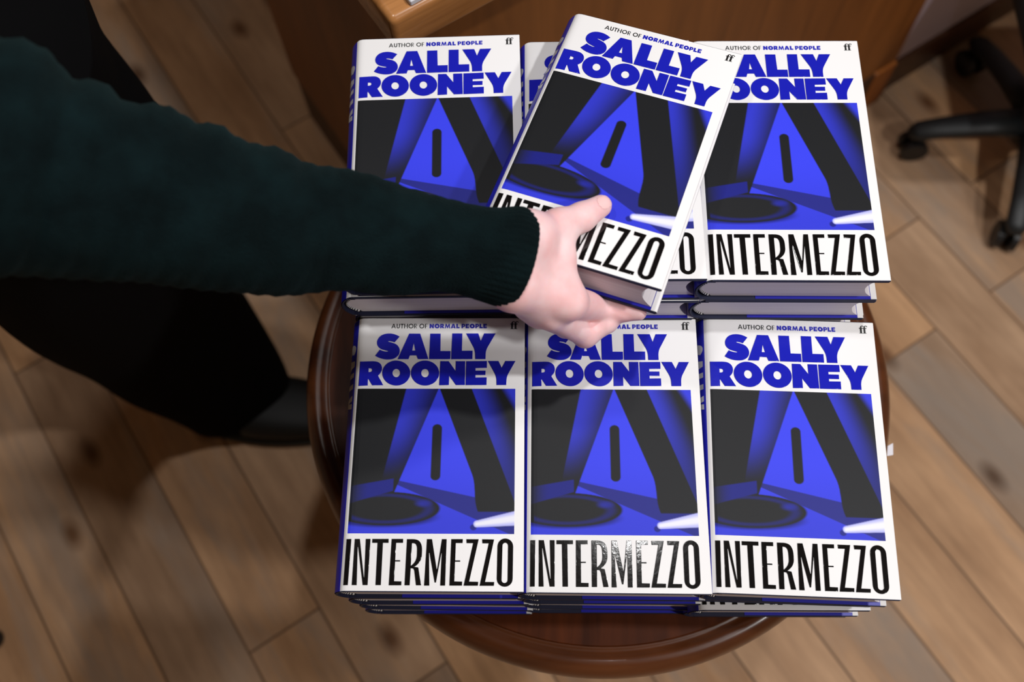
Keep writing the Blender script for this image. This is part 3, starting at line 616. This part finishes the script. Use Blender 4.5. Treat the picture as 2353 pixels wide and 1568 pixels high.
def nail(center, along, normal, la, lb):
    c = Vector(center); a = Vector(along).normalized(); n = Vector(normal); n = (n - n.dot(a) * a).normalized(); s = n.cross(a)
    bm = bmesh.new(); bm.from_mesh(hand_me); bm.normal_update()
    keep = []
    for f in bm.faces:
        q = f.calc_center_median() - c; x, y = q.dot(a) / la, q.dot(s) / lb
        if abs(x) ** 2.6 + abs(y) ** 2.6 < 1 and f.normal.dot(n) > 0.05 and abs(q.dot(n)) < 0.008: keep.append(f)
    bmesh.ops.delete(bm, geom=[f for f in bm.faces if f not in set(keep)], context='FACES')
    bm.normal_update()
    for v in bm.verts: v.co += v.normal * 0.0003
    return bm
NL = [([0.0503, 0.3758, 1.0207], [0.7696, 0.6076, -0.1964], [0.4521, 0.1069, 0.8855], 0.007, 0.005)]
for c, a, n, la, lb in NL:
    o = part('fingernail', nail(c, a, n, la, lb), M_nail, hand)
RINGS = [([-0.0109, 0.3193, 1.0393], [-0.0085, -0.0304, -0.0122]), ([-0.0179, 0.3207, 1.0409], [-0.0094, -0.0322, -0.013]), ([-0.0261, 0.3218, 1.0423], [-0.0103, -0.0311, -0.0125]), ([-0.0373, 0.3221, 1.0445], [-0.0094, -0.0292, -0.0117]), ([-0.0506, 0.3234, 1.0472], [-0.0075, -0.0285, -0.0115]), ([-0.0654, 0.3238, 1.0518], [-0.0075, -0.0295, -0.0119]), ([-0.0822, 0.3226, 1.0568], [-0.0082, -0.0324, -0.0131]), ([-0.0995, 0.3223, 1.0621], [-0.0082, -0.0345, -0.014]), ([-0.1167, 0.3229, 1.0701], [-0.0076, -0.036, -0.0145]), ([-0.1348, 0.3218, 1.0774], [-0.0073, -0.0379, -0.0153]), ([-0.1497, 0.3193, 1.0829], [-0.0072, -0.0396, -0.0161]), ([-0.1631, 0.317, 1.0898], [-0.0078, -0.0414, -0.0168]), ([-0.1763, 0.3171, 1.0978], [-0.0084, -0.0442, -0.0179]), ([-0.1886, 0.3157, 1.104], [-0.0084, -0.0441, -0.0178]), ([-0.2009, 0.3156, 1.1108], [-0.0096, -0.0449, -0.0182]), ([-0.2127, 0.3176, 1.1184], [-0.011, -0.0481, -0.0194]), ([-0.2258, 0.3152, 1.1242], [-0.0122, -0.0471, -0.0191]), ([-0.2379, 0.3163, 1.1315], [-0.0127, -0.0497, -0.0201]), ([-0.2502, 0.3155, 1.138], [-0.0139, -0.0504, -0.0202]), ([-0.2636, 0.3126, 1.1458], [-0.0145, -0.0499, -0.0201]), ([-0.2762, 0.3145, 1.1544], [-0.0156, -0.0546, -0.0219]), ([-0.2912, 0.311, 1.162], [-0.016, -0.0544, -0.022]), ([-0.3025, 0.3127, 1.1717], [-0.0183, -0.0599, -0.0241]), ([-0.316, 0.3124, 1.1817], [-0.0199, -0.0631, -0.0253]), ([-0.3339, 0.3084, 1.1912], [-0.0208, -0.0631, -0.0253]), ([-0.3574, 0.3045, 1.2044], [-0.0227, -0.0625, -0.0251]), ([-0.3838, 0.3029, 1.2173], [-0.0234, -0.0623, -0.025]), ([-0.4113, 0.3023, 1.2286], [-0.0229, -0.0643, -0.0258])]
def knit_mat(name, rib_u):
    m, N, L, b = mat(name, lin(8, 20, 21), 0.95, spec=0.08)
    uv = N.new('ShaderNodeUVMap'); uv.uv_map = 'UVMap'
    mp = N.new('ShaderNodeMapping'); L.new(uv.outputs[0], mp.inputs[0]); mp.inputs['Scale'].default_value = (rib_u, 1, 1)
    wv = N.new('ShaderNodeTexWave'); wv.wave_type = 'BANDS'; wv.bands_direction = 'X'; wv.inputs['Scale'].default_value = 1.0; wv.inputs['Distortion'].default_value = 0.6; wv.inputs['Detail'].default_value = 2; wv.inputs['Detail Scale'].default_value = 2.0
    L.new(mp.outputs[0], wv.inputs['Vector'])
    tc = N.new('ShaderNodeTexCoord')
    n = N.new('ShaderNodeTexNoise'); n.inputs['Scale'].default_value = 38; n.inputs['Detail'].default_value = 6; L.new(tc.outputs['Object'], n.inputs['Vector'])
    f = N.new('ShaderNodeTexNoise'); f.inputs['Scale'].default_value = 700; f.inputs['Detail'].default_value = 3; L.new(tc.outputs['Object'], f.inputs['Vector'])
    ad = N.new('ShaderNodeMath'); ad.operation = 'MULTIPLY_ADD'; ad.inputs[1].default_value = 0.7; L.new(wv.outputs[1], ad.inputs[0]); hn = N.new('ShaderNodeMath'); hn.operation = 'MULTIPLY'; hn.inputs[1].default_value = 0.6; L.new(n.outputs[0], hn.inputs[0]); L.new(hn.outputs[0], ad.inputs[2])
    a2 = N.new('ShaderNodeMath'); a2.operation = 'MULTIPLY_ADD'; a2.inputs[1].default_value = 0.5; L.new(f.outputs[0], a2.inputs[0]); L.new(ad.outputs[0], a2.inputs[2])
    cr = N.new('ShaderNodeValToRGB'); L.new(ad.outputs[0], cr.inputs[0])
    cr.color_ramp.elements[0].position = 0.22; cr.color_ramp.elements[0].color = lin(6, 16, 18); cr.color_ramp.elements[1].position = 0.95; cr.color_ramp.elements[1].color = lin(20, 43, 46)
    L.new(cr.outputs[0], b.inputs['Base Color'])
    b.inputs['Sheen Weight'].default_value = 0.10; b.inputs['Sheen Roughness'].default_value = 0.5; b.inputs['Sheen Tint'].default_value = lin(90, 130, 130)
    bp = N.new('ShaderNodeBump'); bp.inputs['Strength'].default_value = 0.8; bp.inputs['Distance'].default_value = 0.003; L.new(a2.outputs[0], bp.inputs['Height']); L.new(bp.outputs[0], b.inputs['Normal'])
    return m
def loft(bm, rings, seg, minor, viewn, wob=None, lean=None):
    # rings: (centre, half-width vector); the minor axis lies along the cross product with the path
    uvl = bm.loops.layers.uv.verify(); out = []; acc = 0
    for i, (c, u) in enumerate(rings):
        c = Vector(c); u = Vector(u)
        p = Vector(rings[max(i - 1, 0)][0]); q = Vector(rings[min(i + 1, len(rings) - 1)][0]); t = (q - p).normalized()
        n = u.cross(t).normalized()
        if n.dot(viewn) < 0: n = -n
        if lean: n = (n - lean(i) * t).normalized()
        mr = minor(i, u.length) if callable(minor) else u.length * minor
        row = []
        for k in range(seg):
            a = 2 * PI * k / seg; r = 1.0 + (wob(i, a) if wob else 0)
            row.append(bm.verts.new(c + r * (math.cos(a) * u + math.sin(a) * mr * n)))
        if i: acc += (c - Vector(rings[i - 1][0])).length
        out.append((row, acc))
    for (a, va), (b, vb) in zip(out, out[1:]):
        for k in range(seg):
            f = bm.faces.new((a[k], a[(k + 1) % seg], b[(k + 1) % seg], b[k]))
            for lp, (uu, vv) in zip(f.loops, ((k, va), (k + 1, va), (k + 1, vb), (k, vb))): lp[uvl].uv = (uu / seg, vv * 5)
    return [r for r, _ in out]
def resample(rings, n):
    # Catmull-Rom through the rings
    P = [np.array(list(c) + list(u), float) for c, u in rings]; out = []
    for i in range(len(P) - 1):
        a, b, c, d = P[max(i - 1, 0)], P[i], P[i + 1], P[min(i + 2, len(P) - 1)]
        for k in range(n):
            t = k / n; v = 0.5 * ((2 * b) + (c - a) * t + (2 * a - 5 * b + 4 * c - d) * t * t + (3 * b - a - 3 * c + d) * t ** 3); out.append(v)
    out.append(P[-1]); return [(v[:3].tolist(), v[3:].tolist()) for v in out]
rs = resample(RINGS, 4)
CUFF = 12
def sleeve_wob(i, a):
    s = i / len(rs)
    fade = min(1.0, max(0.0, (i - CUFF) / 12))
    return fade * (0.020 * math.sin(i * 0.72 + 1.6 * math.sin(a * 2)) * math.sin(a) + 0.014 * math.sin(i * 1.9 + a * 3) + 0.012 * math.sin(i * 0.35 + a * 5))
bm = bmesh.new()
rows = loft(bm, rs[CUFF - 4:], 72, lambda i, L_: L_ * (0.86 if i > 30 else 0.80), Vector((0, -0.35, 0.93)), lambda i, a: sleeve_wob(i + CUFF - 4, a) + 0.02 * min(1, i / 2.5) - 0.015, lambda i: 0.12 if i < 2 else 0)
bm.faces.new(rows[-1])
# shoulder and side of the sweater, leaving the frame to the left
SH = [((-0.4113, 0.3023, 1.2286), (0.0, -0.062, -0.035)), ((-0.47, 0.34, 1.27), (0.0, -0.085, -0.02)), ((-0.53, 0.44, 1.29), (0.02, -0.11, 0.0)), ((-0.55, 0.56, 1.29), (0.03, -0.12, 0.0)), ((-0.54, 0.68, 1.27), (0.02, -0.10, 0.0))]
part('sweater_sleeve', fix(bm), knit_mat('green_knit', 14))
bm = bmesh.new()
TR = [((-0.475, 0.500, 1.015), (0.02, 0.155, 0)), ((-0.485, 0.500, 1.10), (0.025, 0.165, 0)), ((-0.50, 0.495, 1.19), (0.03, 0.175, 0)), ((-0.52, 0.49, 1.26), (0.03, 0.180, 0)), ((-0.54, 0.485, 1.31), (0.03, 0.150, 0)), ((-0.55, 0.485, 1.335), (0.02, 0.080, 0))]
TR = [((c[0] - 0.13, c[1] + 0.02, c[2]), u) for c, u in TR]
rows = loft(bm, resample(TR, 3), 48, 0.66, Vector((1, 0, 0)))
bm.faces.new(rows[0][::-1]); bm.faces.new(rows[-1])
part('sweater_body', fix(bm), knit_mat('green_knit_body', 22))
bm = bmesh.new()
rc = rs[:CUFF]
def cuff_wob(i, a): return 0.010 * math.sin(a * 44) + (0.0 if i > 1 else -0.012 * (2 - i))
rows = loft(bm, rc, 208, lambda i, L_: L_ * 0.80, Vector((0, -0.35, 0.93)), cuff_wob, lambda i: 0.31 * max(0, 1 - i / 9))
# turned-in end of the cuff
c0 = Vector(rc[0][0]); inn = Vector(rc[6][0]) - c0
r1 = [bm.verts.new(c0 + (v.co - c0) * 0.93) for v in rows[0]]; r2 = [bm.verts.new(c0 + (v.co - c0) * 0.86 + inn * 0.9) for v in rows[0]]
for a, b in ((r1, rows[0]), (r2, r1)):
    for k in range(208): bm.faces.new((a[k], a[(k + 1) % 208], b[(k + 1) % 208], b[k]))
part('sleeve_cuff', fix(bm), knit_mat('green_knit_cuff', 14))
def trouser_mat():
    m, N, L, b = mat('black_wool', lin(9, 9, 10), 0.95, spec=0.05)
    return m
GARM = [[[-0.5089, 0.551, 0.03], [0.0856, 0.0301, 0.0]], [[-0.5256, 0.5664, 0.1], [0.0895, 0.0507, 0.0]], [[-0.553, 0.5784, 0.2], [0.1026, 0.0672, 0.0]], [[-0.5544, 0.5811, 0.32], [0.0929, 0.0871, 0.0]], [[-0.5516, 0.5861, 0.45], [0.0745, 0.1198, 0.0]], [[-0.5311, 0.5717, 0.6], [0.0639, 0.1358, 0.0]], [[-0.5108, 0.551, 0.75], [0.048, 0.1405, 0.0]], [[-0.502, 0.5313, 0.88], [0.023, 0.1495, 0.0]], [[-0.4691, 0.5009, 1.0], [0.0229, 0.1478, 0.0]], [[-0.4338, 0.4669, 1.1], [0.0231, 0.1408, 0.0]]]
bm = bmesh.new()
def tw(i, a): return 0.03 * math.sin(3 * a + i * 0.25) + 0.02 * math.sin(5 * a - i * 0.18)
rows = loft(bm, resample(GARM, 4), 64, 0.72, Vector((1, -0.6, 0)), tw)
bm.faces.new(rows[0][::-1]); bm.faces.new(rows[-1])
part('trousers', fix(bm), trouser_mat())
M_shoe = mat('black_leather', lin(17, 19, 19), 0.55, spec=0.3)[0]
M_sole = mat('rubber_sole', lin(34, 38, 38), 0.7)[0]
def shoe_rings(z0, z1, grow):
    pass
ax0, ax1 = Vector((-0.545, 0.545, 0)), Vector((-0.345, 0.538, 0))
def shoe(bm, prof, n=20):
    d = (ax1 - ax0); L_ = d.length; d.normalize(); s = Vector((-d.y, d.x, 0)); rg = []
    for i in range(n + 1):
        t = i / n; wd, zt, zb = prof(t)
        c = ax0 + d * (L_ * t); row = []
        for k in range(24):
            a = 2 * PI * k / 24; ca, sa = math.cos(a), math.sin(a)
            row.append(bm.verts.new(c + s * (wd * math.copysign(abs(ca) ** 0.75, ca)) + Vector((0, 0, (zt + zb) / 2 + (zt - zb) / 2 * math.copysign(abs(sa) ** 0.75, sa)))))
        rg.append(row)
    for a, b in zip(rg, rg[1:]):
        for k in range(24): bm.faces.new((a[k], a[(k + 1) % 24], b[(k + 1) % 24], b[k]))
    bm.faces.new(rg[0][::-1]); bm.faces.new(rg[-1])
def wprof(t): return 0.036 + 0.020 * math.sin(PI * min(1, t * 0.75 + 0.15)) if t < 0.86 else (0.036 + 0.020 * math.sin(PI * (0.86 * 0.75 + 0.15))) * math.sqrt(max(0.02, 1 - ((t - 0.86) / 0.145) ** 2))
bm = bmesh.new(); shoe(bm, lambda t: (wprof(t), 0.085 - 0.035 * t * t if t < 0.9 else 0.055 - 0.02 * ((t - 0.9) / 0.1), 0.018))
sh = part('shoe', fix(bm), M_shoe)
bm = bmesh.new(); shoe(bm, lambda t: (wprof(t) + 0.004, 0.022, 0.0))
part('sole', fix(bm), M_sole, sh)

# ------------------------------------------------------------- shop counter
U34 = Vector((math.cos(math.radians(34)), math.sin(math.radians(34)), 0)); N34 = Vector((-U34.y, U34.x, 0))
ct = thing('shop_counter', 'brown wooden shop counter with a thick honey oak top behind the books', 'counter', (-0.1158, 0.673, 0), math.radians(34))
M_panel = wood('brown_veneer', lin(104, 60, 22), lin(136, 82, 34), 2, scale=3, stretch=10, rough=0.45, bump=0.02)
M_oak = wood('honey_oak', lin(134, 86, 44), lin(204, 142, 84), 0, scale=5, stretch=12, rough=0.25, coat=0.4)
M_plinth = wood('dark_plinth', lin(52, 28, 10), lin(84, 48, 18), 0, scale=4, stretch=10, rough=0.5)
M_orange = wood('orange_oak', lin(130, 70, 20), lin(176, 104, 38), 2, scale=5, stretch=10, rough=0.45)
LC = 0.951; CH = 0.876 + 0.03
bm = bmesh.new(); add_box(bm, (0, 0, 0.115), (LC, 0.62, CH)); fix(bm); obj('panel', bm, M_panel, ct)
bm = bmesh.new(); add_box(bm, (0.0, -0.004, 0), (LC - 0.05, 0.60, 0.115)); fix(bm); obj('plinth', bm, M_plinth, ct)
bm = bmesh.new(); add_box(bm, (LC - 0.05, -0.006, 0), (LC + 0.003, 0.60, 0.118)); bevel(bm, 0.003); fix(bm); obj('end_post', bm, M_orange, ct)
bm = bmesh.new(); add_box(bm, (-0.052, -0.052, CH), (LC + 0.05, 0.66, CH + 0.046))
bevel(bm, 0.007, 4); fix(bm); o = obj('worktop', bm, M_oak, ct)
for p in o.data.polygons: p.use_smooth = True
# raised front and side lipping with a mitred corner line
bm = bmesh.new()
ZL = CH + 0.046
bk_ = thing('booklet', 'white booklet with a black band lying on the oak counter corner', 'booklet', (-0.1127, 0.6183, CH + 0.0462), math.radians(34))
bm = bmesh.new(); add_box(bm, (0.0, 0.0, 0), (0.15, 0.21, 0.006)); bevel(bm, 0.0008, 1); fix(bm); obj('pages', bm, mat('white_paper', lin(214, 214, 220), 0.6)[0], bk_)
bm = bmesh.new(); add_box(bm, (0.0, 0.022, 0.0062), (0.15, 0.075, 0.0066)); fix(bm); obj('printed_band', bm, mat('black_card', lin(24, 22, 24), 0.5)[0], bk_)
# grey unit beyond the counter
cb = thing('display_cabinet', 'pale grey cabinet with a dark brown skirting beside the counter and chair', 'cabinet', (0.672, 1.204, 0), math.radians(34))
bm = bmesh.new(); add_box(bm, (0.006, 0.012, 0.088), (0.95, 0.50, 0.90)); bevel(bm, 0.003); fix(bm); obj('panel', bm, mat('lilac_grey_laminate', lin(196, 184, 200), 0.5)[0], cb)
bm = bmesh.new(); add_box(bm, (0.006, 0.006, 0), (0.95, 0.50, 0.087)); fix(bm); obj('skirting', bm, wood('brown_skirting', lin(62, 36, 22), lin(90, 56, 36), 0, 4, 8, 0.4), cb)

# ------------------------------------------------------------- office chair
oc = thing('office_chair', 'black five-star office chair on castors at the right', 'chair', (0.925, 1.079, 0))
M_plastic = mat('black_plastic', lin(22, 26, 28), 0.5)[0]
M_rubber = mat('black_castor', lin(12, 13, 15), 0.45)[0]
M_metal = mat('dark_metal', lin(40, 42, 44), 0.35, 0.6)[0]
M_seat = mat('black_fabric', lin(18, 18, 20), 0.9)[0]
bm = bmesh.new(); add_lathe(bm, [(0.0, 0.060), (0.036, 0.060), (0.042, 0.075), (0.042, 0.115), (0.034, 0.128), (0.0, 0.128)], 32); obj('hub', fix(bm), M_plastic, oc, smooth=True)
for k in range(5):
    a = math.radians(180 + 72 * k); d = Vector((math.cos(a), math.sin(a), 0))
    bm = bmesh.new(); add_tube(bm, [d * 0.03 + Vector((0, 0, 0.100)), d * 0.10 + Vector((0, 0, 0.096)), d * 0.17 + Vector((0, 0, 0.085)), d * 0.212 + Vector((0, 0, 0.073)), d * 0.226 + Vector((0, 0, 0.066))], [0.030, 0.026, 0.022, 0.020, 0.012], 16, flat=0.62)
    lg = obj('leg', fix(bm), M_plastic, oc, smooth=True)
    bm = bmesh.new(); s = Vector((-d.y, d.x, 0)); c = d * 0.205 + Vector((0, 0, 0.026))
    for sd in (-1, 1):
        add_tube(bm, [c + s * sd * 0.006, c + s * sd * 0.008, c + s * sd * 0.019, c + s * sd * 0.021], [0.022, 0.026, 0.026, 0.021], 20)
    add_tube(bm, [c + Vector((0, 0, 0.0)), c + Vector((0, 0, 0.052))], 0.006, 10, up=(1, 0, 0))
    obj('castor', fix(bm), M_rubber, lg)
bm = bmesh.new(); add_lathe(bm, [(0.0, 0.126), (0.026, 0.126), (0.026, 0.24), (0.016, 0.245), (0.016, 0.40), (0.0, 0.40)], 24); obj('gas_column', fix(bm), M_metal, oc, smooth=True)
bm = bmesh.new(); add_box(bm, (-0.19, -0.19, 0.40), (0.19, 0.19, 0.47)); bevel(bm, 0.03, 4); obj('seat', fix(bm), M_seat, oc, smooth=True)
bm = bmesh.new(); add_box(bm, (0.19, -0.17, 0.56), (0.235, 0.17, 0.90)); bevel(bm, 0.02, 3); obj('backrest', fix(bm), M_seat, oc, smooth=True)
bm = bmesh.new(); add_tube(bm, [(0.10, 0, 0.395), (0.20, 0, 0.40), (0.245, 0, 0.46), (0.243, 0, 0.62)], 0.014, 10, up=(0, 1, 0)); obj('back_bar', fix(bm), M_metal, oc, smooth=True)

# ------------------------------------------------------------- small things
bm = bmesh.new(); add_prism(bm, [(0, 0), (0.006, 0.001), (0.0075, 0.013), (0.002, 0.010)], 0, 0.0006, axis='z')
o = tag(obj('paper_scrap', fix(bm), mat('white_scrap', lin(226, 224, 232), 0.6)[0]), 'tiny white paper scrap on the right rim of the round table', 'paper'); o.location = (0.3405, 0.268, ZT + 0.0007)
bm = bmesh.new(); add_lathe(bm, [(0.0, 0.0), (0.015, 0.0), (0.017, 0.003), (0.017, 0.014), (0.014, 0.021), (0.008, 0.0245), (0.0, 0.0255)], 28)  # plain domed stand-in for a small dark object of unknown kind
o = tag(obj('dark_floor_object', fix(bm), M_rubber, smooth=True), 'small black rounded object on the planks at the lower left edge of the photo', 'unidentified object'); o.location = (-0.878, 0.157, 0)
